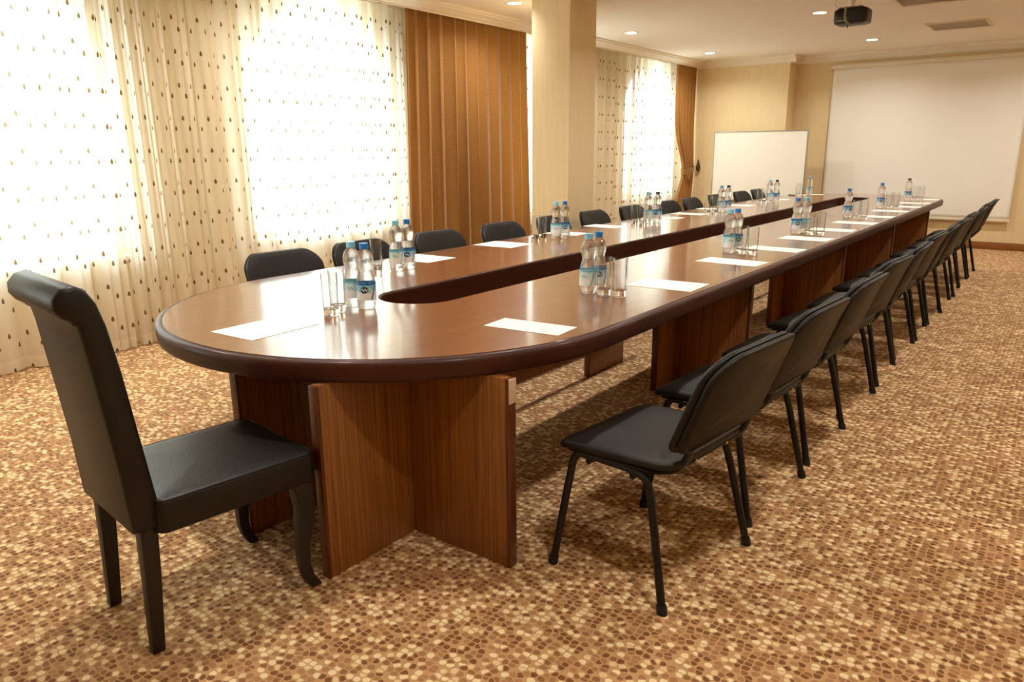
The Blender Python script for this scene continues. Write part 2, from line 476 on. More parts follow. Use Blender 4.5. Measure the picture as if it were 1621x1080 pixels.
# column standing by the curtains
col = struct(box('column', M['column'], -4.327, -3.90, 6.125, 6.60, 0, ZC, bevel=0.004))
box('column_baseboard', M['base'], -4.339, -3.888, 6.113, 6.612, 0, 0.10, col, 0.004)

# cornices: swept plaster profiles
def cornice(name, pts_xy, prof, inward):
    """prof: (distance from wall, z); straight run from a to b"""
    (ax, ay), (bx, by) = pts_xy
    m = MB()
    rings = [[(x+inward[0]*d, y+inward[1]*d, z) for d, z in prof] for x, y in ((ax, ay), (bx, by))]
    m.rings(rings, True, True)
    return struct(m.build(name, M['cornice'], smooth=30))
pf = [(0, ZC), (0, 2.685), (0.010, 2.685), (0.014, 2.70), (0.024, 2.704), (0.034, 2.722), (0.055, 2.744), (0.065, 2.748), (0.068, 2.762), (0.085, 2.768), (0.09, ZC)]
curt = [(0, ZC), (0, 2.70), (0.012, 2.70), (0.016, 2.712), (0.04, 2.716), (0.06, 2.730), (0.09, 2.748), (0.11, 2.752), (0.114, 2.764), (0.135, 2.77), (0.14, ZC)]
cornice('trim_1', ((-5.19, YN), (-5.19, YP)), curt, (1, 0))
cornice('trim_2', ((-5.19, YP), (-3.72+0.09, YP)), pf, (0, -1))
cornice('trim_3', ((-3.72, YP-0.0), (-3.72, YF)), pf, (1, 0))
cornice('trim_4', ((-3.72, YF), (XR, YF)), pf, (0, -1))
cornice('trim_5', ((XR, YN), (XR, YF)), pf, (-1, 0))
cornice('trim_6', ((-5.19, YN), (XR, YN)), pf, (0, 1))
for nm, a in (('baseboard_far', (-3.72, XR, YF-0.018, YF)), ('baseboard_projection', (XL+0.02, -3.72, YP-0.018, YP)),
              ('baseboard_side', (-3.72, -3.702, YP-0.018, YF-0.018)), ('baseboard_right', (XR-0.018, XR, YN, YF-0.018)), ('baseboard_near', (XL, XR-0.018, YN, YN+0.018))):
    struct(box(nm, M['base'], a[0], a[1], a[2], a[3], 0, 0.105, bevel=0.004))

# ------------------------------------------------------------------ curtains
def curtain(name, mat, y0, y1, x0, lam, amp, seed, z0=0.012, z1=2.775, step=0.014, nz=12, shape=None, thick=False, sharp=0.0):
    rnd = random.Random(seed)
    n = int((y1-y0)/step)+1
    ys = [y0+(y1-y0)*k/(n-1) for k in range(n)]
    ph = []; p = rnd.random()*6; wob = [rnd.uniform(0, 6) for _ in range(6)]
    for y in ys:
        l = lam*(1+0.33*math.sin(y*2.1+wob[0])+0.22*math.sin(y*5.3+wob[1]))
        p += 2*PI*(ys[1]-ys[0])/l; ph.append(p)
    zs = [z0+(z1-z0)*(k/(nz-1)) for k in range(nz)]
    V = []; U = []; us = None
    rows = []
    for z in zs:
        t = (z-z0)/(z1-z0); row = []
        for k, y in enumerate(ys):
            a = amp*(0.72+0.28*math.sin(y*3.7+wob[2]))*(1.08-0.42*t)
            s = (math.sin(ph[k])+sharp*math.sin(2*ph[k]+1.1+0.6*math.sin(y*1.3)))/(1+0.5*sharp)
            xx = x0+a*s+0.35*a*math.sin(ph[k]*0.5+wob[3]+1.2*(1-t))
            yy = y+0.30*a*math.sin(2*ph[k]+wob[4])+0.02*(1-t)*math.sin(y*1.7+wob[5])
            if shape: xx, yy = shape(xx, yy, z, t)
            row.append((xx, yy, z))
        rows.append(row)
    # arc length of the middle row gives u
    mid = rows[nz//2]; us = [0]
    for a, b in zip(mid[:-1], mid[1:]): us.append(us[-1]+math.hypot(b[0]-a[0], b[1]-a[1]))
    verts = [p for r in rows for p in r]; faces = []
    for i in range(nz-1):
        for j in range(n-1):
            faces.append((i*n+j, i*n+j+1, (i+1)*n+j+1, (i+1)*n+j))
    me = bpy.data.meshes.new(name); me.from_pydata(verts, [], faces)
    uvl = me.uv_layers.new(name='UVMap')
    for poly in me.polygons:
        for li in poly.loop_indices:
            vi = me.loops[li].vertex_index
            uvl.data[li].uv = (us[vi % n], zs[vi//n])
    me.shade_smooth(); me.materials.append(mat)
    ob = bpy.data.objects.new(name, me); COL.objects.link(ob)
    return ob
def with_rail(name, y0, y1, x):
    root = empty(name, (x, (y0+y1)/2, 0)); return root
def put(ob, root):
    ob.parent = root; ob.matrix_parent_inverse = Matrix.Translation(-Vector(root.location))
    return ob
for k, (y0, y1, x0, lam, lab) in enumerate([
        (-2.15, 2.60, -5.445, 0.24, 'cream voile sheer with brown drops at the far left, behind the leather chair'),
        (2.605, 7.20, -5.445, 0.22, 'cream voile sheer with brown drops over the arched window left of the ochre drape'),
        (7.215, 12.02, -5.445, 0.22, 'cream voile sheer with brown drops behind and right of the square column')]):
    root = with_rail('sheer_curtain', y0, y1, x0)
    put(curtain('sheer_cloth', M['sheer'], y0, y1, x0, lam, 0.052, 5+k, nz=14, sharp=0.7, step=0.009), root)
    rail = MB().tube([(x0, y0, 2.755), (x0, y1, 2.755)], 0.012, 8).build('curtain_rail', M['white_metal']); put(rail, root)
    tag(root, lab, 'curtain', 'voile sheers on the window wall')
root = with_rail('ochre_drape', 5.35, 7.4, -5.26)
put(curtain('drape_cloth', M['drape'], 5.36, 7.36, -5.255, 0.15, 0.05, 31, nz=14, step=0.009, sharp=0.0,
            shape=lambda x, y, z, t: (x, y+0.06*(1-t)*(y-6.2)), z0=0.015), root)
put(MB().tube([(-5.265, 5.3, 2.755), (-5.265, 7.42, 2.755)], 0.012, 8).build('curtain_rail', M['white_metal']), root)
tag(root, 'wide ochre drape hanging straight between the arched window and the column', 'curtain')
def tied(x, y, z, t):
    yc = 12.02
    s = 1-0.42*math.exp(-((z-1.02)/0.42)**2) - 0.10*(1 if z < 1.02 else 0)*min(1, (1.02-z)/0.3)
    return x+0.03*math.exp(-((z-1.02)/0.2)**2), yc+(y-yc)*s+0.05*math.exp(-((z-1.02)/0.45)**2)
YT0, YT1 = 11.36, 12.085
def tied2(x, y, z, t):
    yc = 12.085; g = math.exp(-((z-1.08)/0.42)**2)*0.55+(0.18 if z < 1.08 else 0.18*max(0, 1-(z-1.08)/1.2))
    return x+0.04*g, yc+(y-yc)*(1-0.62*g)
root = with_rail('ochre_drape', YT0, YT1, -5.27)
put(curtain('drape_cloth', M['drape'], YT0, YT1, -5.228, 0.085, 0.034, 77, step=0.007, nz=24, shape=tied2, z0=0.015), root)
m = MB(); NB = 28
ring = lambda dz, gr: [(-5.205+(0.075+gr)*math.cos(2*PI*k/NB), 11.87+(0.195+gr)*math.sin(2*PI*k/NB), 1.08+dz+0.03*math.sin(2*PI*k/NB)) for k in range(NB)]
m.rings([ring(-0.045, 0), ring(-0.04, 0.008), ring(0.04, 0.008), ring(0.045, 0)], False, False)
put(m.build('tieback', M['drape']), root)
m = MB(); m.lathe([(0.004, 1.05), (0.03, 1.08), (0.038, 1.12), (0.028, 1.17), (0.012, 1.23), (0.004, 1.25)], 12, -5.10, 12.06)
put(m.build('tieback_tassel', M['tassel']), root)
put(MB().tube([(-5.235, YT0-0.03, 2.755), (-5.235, YT1, 2.755)], 0.012, 8).build('curtain_rail', M['white_metal']), root)
tag(root, 'narrow ochre drape gathered by a tieback in the far corner by the whiteboard', 'curtain')

# ------------------------------------------------------------------ conference table
T_TOP, T_UND = 0.76, 0.70
RO = 1.045            # outer half width
YA, YB = 2.345, 10.90
def stadium(r, ya, yb, n=32, cx=0.0):
    """points and outward normals, counter-clockwise"""
    out = []
    for k in range(n+1):
        a = PI + PI*k/n
        out.append(((cx+r*math.cos(a), ya+r*math.sin(a)), (math.cos(a), math.sin(a))))
    for k in range(n+1):
        a = PI*k/n
        out.append(((cx+r*math.cos(a), yb+r*math.sin(a)), (math.cos(a), math.sin(a))))
    return out
table = empty('conference_table', (TX, 6.6, 0))
tag(table, 'long oval conference table of brown veneer with a slot down its middle', 'table')
def tp(ob):
    ob.parent = table; ob.matrix_parent_inverse = Matrix.Translation((0, -6.6, 0))
    return ob
SH = 0.195; SA, SB = 2.425, 10.86      # slot half width and its arc centres
RI = RO-0.030
def sweep(path, prof):
    """closed path of (pt, normal); prof = list of (offset along normal, z) closed loop"""
    m = MB(); rings = [[(p[0]+nrm[0]*d, p[1]+nrm[1]*d, z) for d, z in prof] for p, nrm in path]
    rings.append(rings[0]); return m.rings(rings, False, False)
eprof = [(0.0, 0.7585), (0.003, 0.7555), (0.007, 0.7585), (0.016, 0.7580), (0.024, 0.7535), (0.0285, 0.746), (0.030, 0.736), (0.0295, 0.720), (0.028, 0.702), (0.024, 0.690), (0.016, 0.685), (-0.03, 0.685), (-0.03, 0.730), (0.0, 0.735)]
tp(sweep(stadium(RI, YA, YB, 40), eprof).build('edge_moulding', M['edge'], smooth=40))
iprof = [(0.0, 0.7575), (-0.004, 0.7585), (-0.010, 0.756), (-0.013, 0.748), (-0.011, 0.738), (-0.011, 0.63), (0.012, 0.63), (0.012, 0.74)]
tp(sweep(stadium(SH, SA, SB, 20), iprof).build('slot_fascia', M['edge'], smooth=40))
# veneered top panels: two half-round ends and three pairs of straight leaves, hairline joints between
def end_panel(sgn):
    yc, yo = (SA+0.6, YA) if sgn < 0 else (SB-0.6, YB)
    n = 40; outer = []; inner = []
    for k in range(n+1):
        a = PI+PI*k/n if sgn < 0 else PI*k/n
        outer.append((RI*math.cos(a), yo+RI*math.sin(a)))
        inner.append((SH*math.cos(a), (SA if sgn < 0 else SB)+SH*math.sin(a)))
    outer = [(outer[0][0], yc)]+outer+[(outer[-1][0], yc)]
    inner = [(inner[0][0], yc)]+inner+[(inner[-1][0], yc)]
    m = MB(); N = len(outer)
    vs = [(x, y, z) for z in (T_TOP, T_UND+0.005) for x, y in outer+inner]
    fs = []
    for k in range(N-1):
        fs.append((k, k+1, N+k+1, N+k)); fs.append((2*N+k, 3*N+k, 3*N+k+1, 2*N+k+1))
        fs.append((k, 2*N+k, 2*N+k+1, k+1)); fs.append((N+k, N+k+1, 3*N+k+1, 3*N+k))
    for k in (0, N-1): fs.append((k, N+k, 3*N+k, 2*N+k))
    m.add(vs, fs); return m
G = 0.0006
tp(end_panel(-1).build('top_panel', M['top'], smooth=30))
tp(end_panel(1).build('top_panel', M['top'], smooth=30))
ycuts = [SA+0.6, 5.0, 6.92, 8.6, SB-0.6]
for y0, y1 in zip(ycuts[:-1], ycuts[1:]):
    for s in (-1, 1):
        xa, xb = sorted((s*SH, s*RI))
        tp(box('top_panel', M['top'], xa, xb, y0+G, y1-G if y1 != ycuts[-1] else y1-G, T_UND+0.005, T_TOP))
# pedestals: fin panels lengthwise and cross panels
TH = 0.036
def lx(x): return x-TX
def panel(x0, x1, y0, y1, z0=0.0, z1=0.6855, mat='panel'):
    return tp(box('pedestal_panel', M[mat], lx(x0), lx(x1), y0, y1, z0, z1, bevel=0.003))
FX, SPX = -1.845, -2.32
PEDS = [(1.83, 1.41, 2.05), (4.12, 3.88, 4.34), (6.26, 5.98, 6.48), (8.25, 8.0, 8.48), (10.45, 10.2, 10.68)]
for k, (yc, y0, y1) in enumerate(PEDS):
    panel(FX-TH/2, FX+TH/2, y0, y1)
    panel(FX+TH/2, -1.385, yc-TH/2, yc+TH/2)
    # solid lipping on the outer edge of the cross panel
    tp(box('edge_lipping', M['paneledge'], lx(-1.385), lx(-1.372), yc-TH/2-0.002, yc+TH/2+0.002, 0, 0.685, bevel=0.003))
    tp(box('edge_lipping', M['paneledge'], lx(FX-TH/2-0.002), lx(FX+TH/2+0.002), y0-0.012, y0, 0, 0.685, bevel=0.003))
    # spine leg on the centre line
    panel(SPX-TH/2, SPX+TH/2, y0+0.02, y0+0.46)
    tp(box('edge_lipping', M['paneledge'], lx(SPX-TH/2-0.002), lx(SPX+TH/2+0.002), y0+0.008, y0+0.02, 0, 0.685, bevel=0.003))
    if k > 0:      # matching unit under the window side
        panel(-2.845-TH/2, -2.845+TH/2, y0, y1)
        panel(-3.05, -2.845-TH/2, yc-TH/2, yc+TH/2)
panel(-2.845-TH/2, -2.845+TH/2, 2.55, 3.0)
panel(-3.05, -2.845-TH/2, 2.76, 2.80)
tp(box('repair_strip', M['pad'], lx(-1.3735), lx(-1.3695), 1.83-TH/2-0.0015, 1.83+TH/2, 0.60, 0.6845, bevel=0.001))
tp(box('modesty_panel', M['panel'], lx(SPX-0.009), lx(SPX+0.009), 1.41+0.48, 3.90, 0.155, T_UND+0.004))
tp(box('modesty_panel', M['panel'], lx(SPX-0.009), lx(SPX+0.009), 6.46, 8.02, 0.155, T_UND+0.004))

# ------------------------------------------------------------------ stacking chairs
def bez(p0, p1, p2, p3, n=8):
    out = []
    for k in range(n+1):
        t = k/n; out.append(tuple((1-t)**3*a+3*(1-t)**2*t*b+3*(1-t)*t*t*c+t**3*d for a, b, c, d in zip(p0, p1, p2, p3)))
    return out
def make_stack_chair():
    root = empty('stacking_chair')
    W2 = 0.285
    # seat pad: slightly dished, front lip turned down, back edge up
    def seat_warp(x, y, z):
        zz = z+0.438-0.022*math.exp(-((y-0.235)/0.06)**2)+0.020*max(0, (-y-0.06)/0.15)**2 - 0.010*(1-(x/0.27)**2)*math.exp(-(y/0.16)**2)
        return (x, y+0.012, zz)
    pad(0.51, 0.46, 0.045, 0.030, 0.016, 0.011).build('seat', M['vinyl'], root, warp=seat_warp, smooth=50)
    def shell_warp(x, y, z):
        a = seat_warp(x, y, 0); return (a[0], a[1], a[2]-0.014+z)
    pad(0.485, 0.43, 0.065, 0.012, 0.0, 0.004).build('seat_shell', M['shell'], root, warp=shell_warp, smooth=50)
    # back rest: lies in xy, turned up; concave towards the sitter
    HB, WB = 0.34, 0.51
    def bw(off):
        def f(x, y, z):
            t = (y+HB/2)/HB
            wid = 1.0+0.03*math.sin(PI*t)-0.06*t**3
            xx = x*wid
            yy = -0.262-0.100*t-0.015*t*t+0.052*((x/0.25)**2)*(1-0.2*t)+(z+off)
            zz = 0.522+0.328*t-(0.004+0.014*t*t)*((x/0.25)**2)+0.006*t
            return (xx, yy, zz)
        return f
    pad(WB, HB, (0.088, 0.035), 0.026, 0.012, 0.010, 7).build('backrest', M['vinyl'], root, warp=bw(0.0), smooth=50)
    pad(WB-0.004, HB-0.004, (0.086, 0.033), 0.026, 0.0, 0.010, 7).build('back_shell', M['shell'], root, warp=bw(-0.0265), smooth=50)
    for s in (-1, 1):
        x = s*W2
        xi = s*0.235
        # front leg with its upper bend, rear leg, side rail
        f = [(x, 0.222, 0.0), (x-s*0.03, 0.182, 0.30)]+bez((x-s*0.038, 0.172, 0.375), (x-s*0.042, 0.165, 0.418), (xi, 0.150, 0.428), (xi, 0.110, 0.420), 7)
        r = [(x, -0.222, 0.0), (x-s*0.03, -0.155, 0.30)]+bez((x-s*0.037, -0.140, 0.36), (x-s*0.042, -0.125, 0.412), (xi, -0.100, 0.422), (xi, -0.055, 0.420), 7)
        for pts in (f, r):
            leg = MB().tube(pts, 0.0115, 10, flat=1.25).build('leg', M['tube'], root)
            d = (Vector(pts[1])-Vector(pts[0])).normalized()
            p0 = Vector(pts[0])
            MB().tube([p0+Vector((0, 0, 0.0005)), p0+d*0.03], 0.0148, 10, flat=1.2).build('foot_cap', M['rubber'], leg)
        MB().tube([(xi, 0.112, 0.420), (xi, -0.057, 0.420)], 0.0112, 10).build('side_rail', M['tube'], root)
        # flat steel support curving from under the seat into the back shell
        b = bez((s*0.19, -0.06, 0.424), (s*0.19, -0.17, 0.418), (s*0.19, -0.225, 0.44), (s*0.19, -0.243, 0.56), 10)
        MB().tube(b, 0.012, 8, flat=1.3).build('back_support', M['tube'], root)
        MB().lathe([(0.0015, 0), (0.006, 0.001), (0.006, 0.004), (0.002, 0.006)], 8).build('bolt', M['bolt'], root, warp=lambda x, y, z, s=s: (s*0.10+x, -0.205-z, 0.452+y))
    for y in (0.115, -0.06):
        MB().tube([(-0.235, y, 0.398), (0.235, y, 0.398)], 0.0105, 10).build('cross_bar', M['tube'], root)
    return root
chair0 = make_stack_chair()
ORD = ['first', 'second', 'third', 'fourth', 'fifth', 'sixth', 'seventh', 'eighth', 'ninth', 'tenth', 'eleventh', 'last']
right_y = [2.19, 2.885, 3.595, 4.32, 5.015, 5.73, 6.37, 7.03, 7.73, 8.47, 9.15, 9.82]
right_r = [-6.5, -4, -2, -5, 1, -3, 2, -2, -1, 2, -1, 0]
left_y = [2.62, 3.26, 3.99, 4.74, 5.50, 6.21, 6.98, 7.82, 8.52, 9.30, 10.18, 10.86]
first = True
for k in range(12):
    for side in (0, 1):
        c = chair0 if first else copy_tree(chair0)
        first = False
        if side == 0:
            c.location = (-1.015+0.004*((k*7) % 5-2), right_y[k], 0); c.rotation_euler = (0, 0, R(90+right_r[k]))
            lab = 'black padded stacking chair, %s from the near end of the right row' % ORD[k]
            tag(c, lab, 'chair', 'stacking chairs on the right side of the table')
        else:
            c.location = (-3.335, left_y[k], 0); c.rotation_euler = (0, 0, R(-90+(k*5) % 7-3))
            lab = 'black padded stacking chair, %s from the near end of the window-side row' % ORD[k]
            tag(c, lab, 'chair', 'stacking chairs on the window side of the table')

# ------------------------------------------------------------------ leather chair at the head
def make_head_chair():
    root = empty('leather_dining_chair', (-2.085, 1.13, 0), R(-6.5))
    Y0 = 1.13
    prof = [(0.93, 0.395), (0.925, 0.48), (0.905, 0.65), (0.882, 0.85), (0.862, 0.98), (0.846, 1.04), (0.826, 1.076), (0.798, 1.092), (0.768, 1.085), (0.748, 1.062), (0.747, 1.034), (0.762, 1.012), (0.782, 1.002), (0.794, 0.985), (0.800, 0.95), (0.818, 0.78), (0.838, 0.58), (0.850, 0.395)]
    prof = [(y-Y0, z) for y, z in prof]
    cy = sum(p[0] for p in prof)/len(prof); cz = sum(p[1] for p in prof)/len(prof)
    W = 0.207
    def pr(x, ins):
        out = []
        n = len(prof)
        for i, (y, z) in enumerate(prof):
            a = Vector(prof[i-1]); b = Vector(prof[(i+1) % n]); d = (b-a).normalized(); nn = Vector((-d.y, d.x))
            out.append((x, y+nn.x*ins, z+nn.y*ins))
        return out
    m = MB()
    m.rings([pr(-W, 0.012), pr(-W+0.004, 0.004), pr(-W+0.014, 0.0), pr(W-0.014, 0.0), pr(W-0.004, 0.004), pr(W, 0.012)], True, True)
    m.build('backrest', M['leather'], root, smooth=45)
    # stitched welt across the rear face under the roll
    MB().tube([(-W+0.006, 0.787-Y0, 0.995), (W-0.006, 0.787-Y0, 0.995)], 0.0035, 6).build('welt', M['leather'], root)
    # seat: upholstered box, slightly crowned
    s = pad(0.455, 0.50, 0.03, 0.105, 0.012, 0.012)
    s.build('seat', M['leather'], root, warp=lambda x, y, z: (x*(1+0.06*(y+0.2)), y+1.158-Y0, z+0.372), smooth=50)
    w = [(x*1.0, y) for x, y in rrect(0.448, 0.49, 0.03, 4)]; w.append(w[0])
    MB().tube([(x*(1+0.06*(y+0.2)), y+1.158-Y0, 0.4735) for x, y in w], 0.003, 6, caps=False).build('welt', M['leather'], root)
    for sx in (-1, 1):
        # rear: straight square tapered
        m = MB(); rr = []
        for (y, z, h) in ((0.895, 0.40, 0.024), (0.89, 0.25, 0.022), (0.878, 0.0, 0.0175)):
            x = sx*(0.170); rr.append([(x-h, y-Y0-h, z), (x+h, y-Y0-h, z), (x+h, y-Y0+h, z), (x-h, y-Y0+h, z)])
        m.rings(rr).build('leg', M['leg'], root, bevel=0.004)
        # front: cabriole, knee forward, ankle back, toe out
        m = MB(); rr = []
        for (y, z, hx, hy) in ((1.352, 0.40, 0.028, 0.032), (1.362, 0.34, 0.027, 0.031), (1.366, 0.29, 0.025, 0.028), (1.356, 0.22, 0.022, 0.024), (1.345, 0.15, 0.019, 0.020), (1.344, 0.09, 0.017, 0.018), (1.354, 0.045, 0.017, 0.018), (1.372, 0.012, 0.019, 0.020), (1.378, 0.0, 0.018, 0.018)):
            x = sx*(0.200+0.010*(1-z/0.4)); rr.append([(x-hx, y-Y0-hy, z), (x+hx, y-Y0-hy, z), (x+hx, y-Y0+hy, z), (x-hx, y-Y0+hy, z)])
        m.rings(rr).build('leg', M['leg'], root, bevel=0.004)
    tag(root, 'dark brown leather roll-back dining chair at the near head of the table', 'chair')
make_head_chair()

# ------------------------------------------------------------------ bottles, glasses, papers
def label_mesh(name, mat, parent, r, z0, z1, n=28):
    me = bpy.data.meshes.new(name)
    vs = []; fs = []
    for k in range(n):
        a = 2*PI*k/n
        for z, rr in ((z0, r), (z1, r)): vs.append((rr*math.cos(a), rr*math.sin(a), z))
    for k in range(n): fs.append((2*k, 2*((k+1) % n), 2*((k+1) % n)+1, 2*k+1))
    me.from_pydata(vs, [], fs)
    uv = me.uv_layers.new(name='UVMap')
    for p in me.polygons:
        k = p.index
        for li, (u, v) in zip(p.loop_indices, ((k/n, 0), ((k+1)/n, 0), ((k+1)/n, 1), (k/n, 1))): uv.data[li].uv = (u, v)
    me.shade_smooth(); me.materials.append(mat)
    o = bpy.data.objects.new(name, me); COL.objects.link(o); o.parent = parent
    return o
def make_bottle(cap, label):
    root = empty('water_bottle')
    prof = [(0.012, 0.004), (0.026, 0.0005), (0.034, 0.003), (0.0385, 0.014), (0.0405, 0.030), (0.0405, 0.036), (0.0408, 0.11), (0.0400, 0.118), (0.0375, 0.128), (0.0372, 0.131), (0.0345, 0.139), (0.0342, 0.142), (0.0305, 0.152), (0.0292, 0.160), (0.0305, 0.170), (0.0345, 0.186), (0.0366, 0.202), (0.0355, 0.218), (0.0305, 0.232), (0.0225, 0.243), (0.0165, 0.249), (0.0158, 0.252)]
    n = 32; m = MB(); rings = []
    for r, z in prof:
        ring = []
        for k in range(n):
            a = 2*PI*k/n
            lob = 1+(0.05*math.cos(5*a)*max(0, 1-z/0.032) if z < 0.032 else 0.010*math.cos(8*a)*(1 if 0.165 < z < 0.225 else 0))
            ring.append((r*lob*math.cos(a), r*lob*math.sin(a), z))
        rings.append(ring)
    m.rings(rings).build('body', M['water'], root, smooth=60)
    label_mesh('label', label, root, 0.0416, 0.040, 0.112)
    m = MB(); nk = 36; rr = []
    for r, z in ((0.0185, 0.2525), (0.0190, 0.254), (0.0190, 0.256)): rr.append([(r*math.cos(2*PI*k/nk), r*math.sin(2*PI*k/nk), z) for k in range(nk)])
    for r, z in ((0.0186, 0.257), (0.0186, 0.275), (0.0170, 0.277)):
        rr.append([(r*(1+(0.02 if k % 2 else -0.02))*math.cos(2*PI*k/nk), r*(1+(0.02 if k % 2 else -0.02))*math.sin(2*PI*k/nk), z) for k in range(nk)])
    m.rings(rr).build('cap', cap, root, smooth=30)
    return root
def make_glass():
    root = empty('drinking_glass')
    n = 28
    wall = [(0.0310, 0.034), (0.0335, 0.176), (0.0331, 0.178), (0.0322, 0.177), (0.0298, 0.034)]
    base = [(0.006, 0.003), (0.024, 0.0012), (0.0270, 0.0005), (0.0295, 0.002), (0.0305, 0.006), (0.0309, 0.0335), (0.0295, 0.0335), (0.026, 0.030), (0.006, 0.029)]
    for nm, prof, mat in (('tumbler_wall', wall, 'glasswall'), ('tumbler_base', base, 'glass')):
        m = MB(); m.rings([[(r*math.cos(2*PI*k/n), r*math.sin(2*PI*k/n), z) for k in range(n)] for r, z in prof], nm == 'tumbler_base', nm == 'tumbler_base')
        m.build(nm, M[mat], root, smooth=40)
    return root
bb = make_bottle(M['cap_blue'], M['label_a']); bp = make_bottle(M['cap_pale'], M['label_b']); bd = make_bottle(M['cap_dark'], M['label_a'])
gl = make_glass()
used = set()
def place(proto, x, y, rz, label, cat, group):
    o = proto if proto.name not in used else copy_tree(proto)
    used.add(proto.name); used.add(o.name)
    o.location = (x, y, T_TOP); o.rotation_euler = (0, 0, rz)
    return tag(o, label, cat, group)
GROUPS = [
 ('nearest the head chair', [('p', -2.42, 2.092), ('b', -2.333, 2.087)], [(-2.335, 1.895), (-2.375, 1.965)]),
 ('first on the window side', [('p', -2.974, 2.898), ('b', -2.972, 2.985)], [(-3.065, 2.83)]),
 ('second on the window side', [('p', -3.07, 4.660), ('b', -3.05, 4.745)], [(-3.205, 4.575), (-3.19, 4.65)]),
 ('third on the window side', [('p', -3.07, 6.18), ('d', -3.025, 6.275)], [(-3.115, 6.00), (-3.055, 6.05)]),
 ('fourth on the window side', [('p', -2.965, 7.67), ('d', -2.935, 7.785)], [(-3.05, 7.52), (-2.99, 7.575)]),
 ('fifth on the window side', [('p', -3.01, 9.38), ('d', -2.955, 9.47)], [(-3.11, 9.32), (-3.045, 9.30)]),
 ('last on the window side', [('p', -3.00, 11.10)], [(-3.11, 10.93), (-3.04, 10.97)]),
 ('first on the right side', [('p', -1.736, 2.908), ('b', -1.735, 2.995)], [(-1.648, 2.90), (-1.575, 2.912)]),
 ('second on the right side', [('p', -1.708, 4.598), ('b', -1.695, 4.685)], [(-1.625, 4.60), (-1.55, 4.585)]),
 ('third on the right side', [('b', -1.69, 5.97), ('p', -1.645, 6.06)], [(-1.58, 5.945), (-1.50, 5.943)]),
 ('fourth on the right side', [('b', -1.695, 7.63)], [(-1.60, 7.55), (-1.53, 7.545)]),
 ('fifth on the right side', [('b', -1.685, 9.08)], [(-1.60, 9.08), (-1.525, 9.05)]),
 ('sixth on the right side', [('d', -1.66, 10.60)], [(-1.60, 10.72), (-1.525, 10.73)])]
KIND = {'p': (bp, 'pale cyan'), 'b': (bb, 'royal blue'), 'd': (bd, 'navy')}
for where, bots, gls in GROUPS:
    for k, x, y in bots:
        pr_, nm = KIND[k]
        place(pr_, x, y, R(random.uniform(-30, 30)+150), 'clear water bottle with %s cap, bottle group %s' % (nm, where), 'bottle', 'water bottles on the table')
    for i, (x, y) in enumerate(gls):
        wd = 'single' if len(gls) == 1 else (('left', 'right')[i])
        place(gl, x, y, random.uniform(0, 6), 'clear straight tumbler, %s glass by bottle group %s' % (wd, where), 'glass', 'drinking glasses on the table')

def paper(cx, cy, w, d, rz, label):
    m = MB(); m.box(-w/2, w/2, -d/2, d/2, 0.0, 0.0009)
    o = m.build('paper_sheet', M['paper'], smooth=0)
    o.location = (cx, cy, T_TOP+0.0003); o.rotation_euler = (0, 0, R(rz))
    tag(o, label, 'paper', 'blank sheets laid at the seats')
paper(-2.375, 1.615, 0.245, 0.31, 2, 'blank white sheet in front of the leather head chair')
rp = [(-1.567, 2.205, 0.32, 0.15, 5), (-1.53, 3.32, 0.335, 0.245, 2), (-1.552, 4.245, 0.37, 0.21, -3), (-1.53, 4.96, 0.36, 0.20, -4), (-1.53, 5.68, 0.345, 0.23, -2), (-1.53, 6.42, 0.34, 0.22, 1), (-1.515, 7.15, 0.35, 0.22, -3), (-1.51, 7.92, 0.34, 0.22, -1), (-1.51, 8.72, 0.34, 0.22, -3), (-1.50, 9.45, 0.33, 0.22, 0), (-1.50, 10.15, 0.33, 0.22, 1), (-1.52, 10.95, 0.33, 0.22, 0)]
for k, (x, y, w, d, a) in enumerate(rp):
    paper(x, y, w, d, a, 'blank white sheet, %s from the near end along the right table edge' % ORD[k])
lp = [(-3.19, 3.33, 0.33, 0.26, 1), (-3.20, 4.17, 0.335, 0.28, 2), (-3.215, 5.03, 0.31, 0.21, 0), (-3.24, 5.70, 0.34, 0.22, -2), (-3.17, 6.75, 0.33, 0.22, 1), (-3.15, 7.30, 0.34, 0.22, 0), (-3.20, 8.05, 0.33, 0.2, 0), (-3.17, 8.75, 0.34, 0.24, 2), (-3.14, 10.05, 0.33, 0.22, 0), (-3.04, 11.38, 0.32, 0.2, 4)]
ORDL = ORD[:9]+['last']
for k, (x, y, w, d, a) in enumerate(lp):
    paper(x, y, w, d, a, 'blank white sheet, %s from the near end along the window-side table edge' % ORDL[k])
pen = empty('pen', (-3.22, 11.02, T_TOP+0.008), R(-35))
MB().tube([(-0.07, 0, 0), (0.065, 0, 0), (0.075, 0, 0)], [0.007, 0.007, 0.002], 8).build('barrel', M['pen'], pen)
MB().box(-0.06, -0.02, -0.002, 0.002, 0.0065, 0.0095).build('clip', M['bolt'], pen)
tag(pen, 'black pen lying near the far end of the table on the window side', 'pen')

# ------------------------------------------------------------------ cable under the table
cab = empty('floor_cable', (-2.05, 2.85, 0))
pts = bez((-0.20, -0.26, 0.12), (-0.16, -0.18, 0.17), (-0.10, -0.16, 0.10), (-0.05, -0.14, 0.06), 10)+bez((-0.05, -0.14, 0.06), (-0.02, -0.12, 0.03), (-0.01, -0.14, 0.01), (0.0, -0.15, 0.008), 8)[1:]
MB().tube(pts, 0.006, 8).build('cord', M['rubber'], cab)
MB().tube([(0.0, -0.15, 0.010), (0.03, -0.16, 0.010)], [0.010, 0.009], 8).build('plug', M['rubber'], cab)
tag(cab, 'black cable with plug hanging to the carpet under the near end of the table', 'cable')

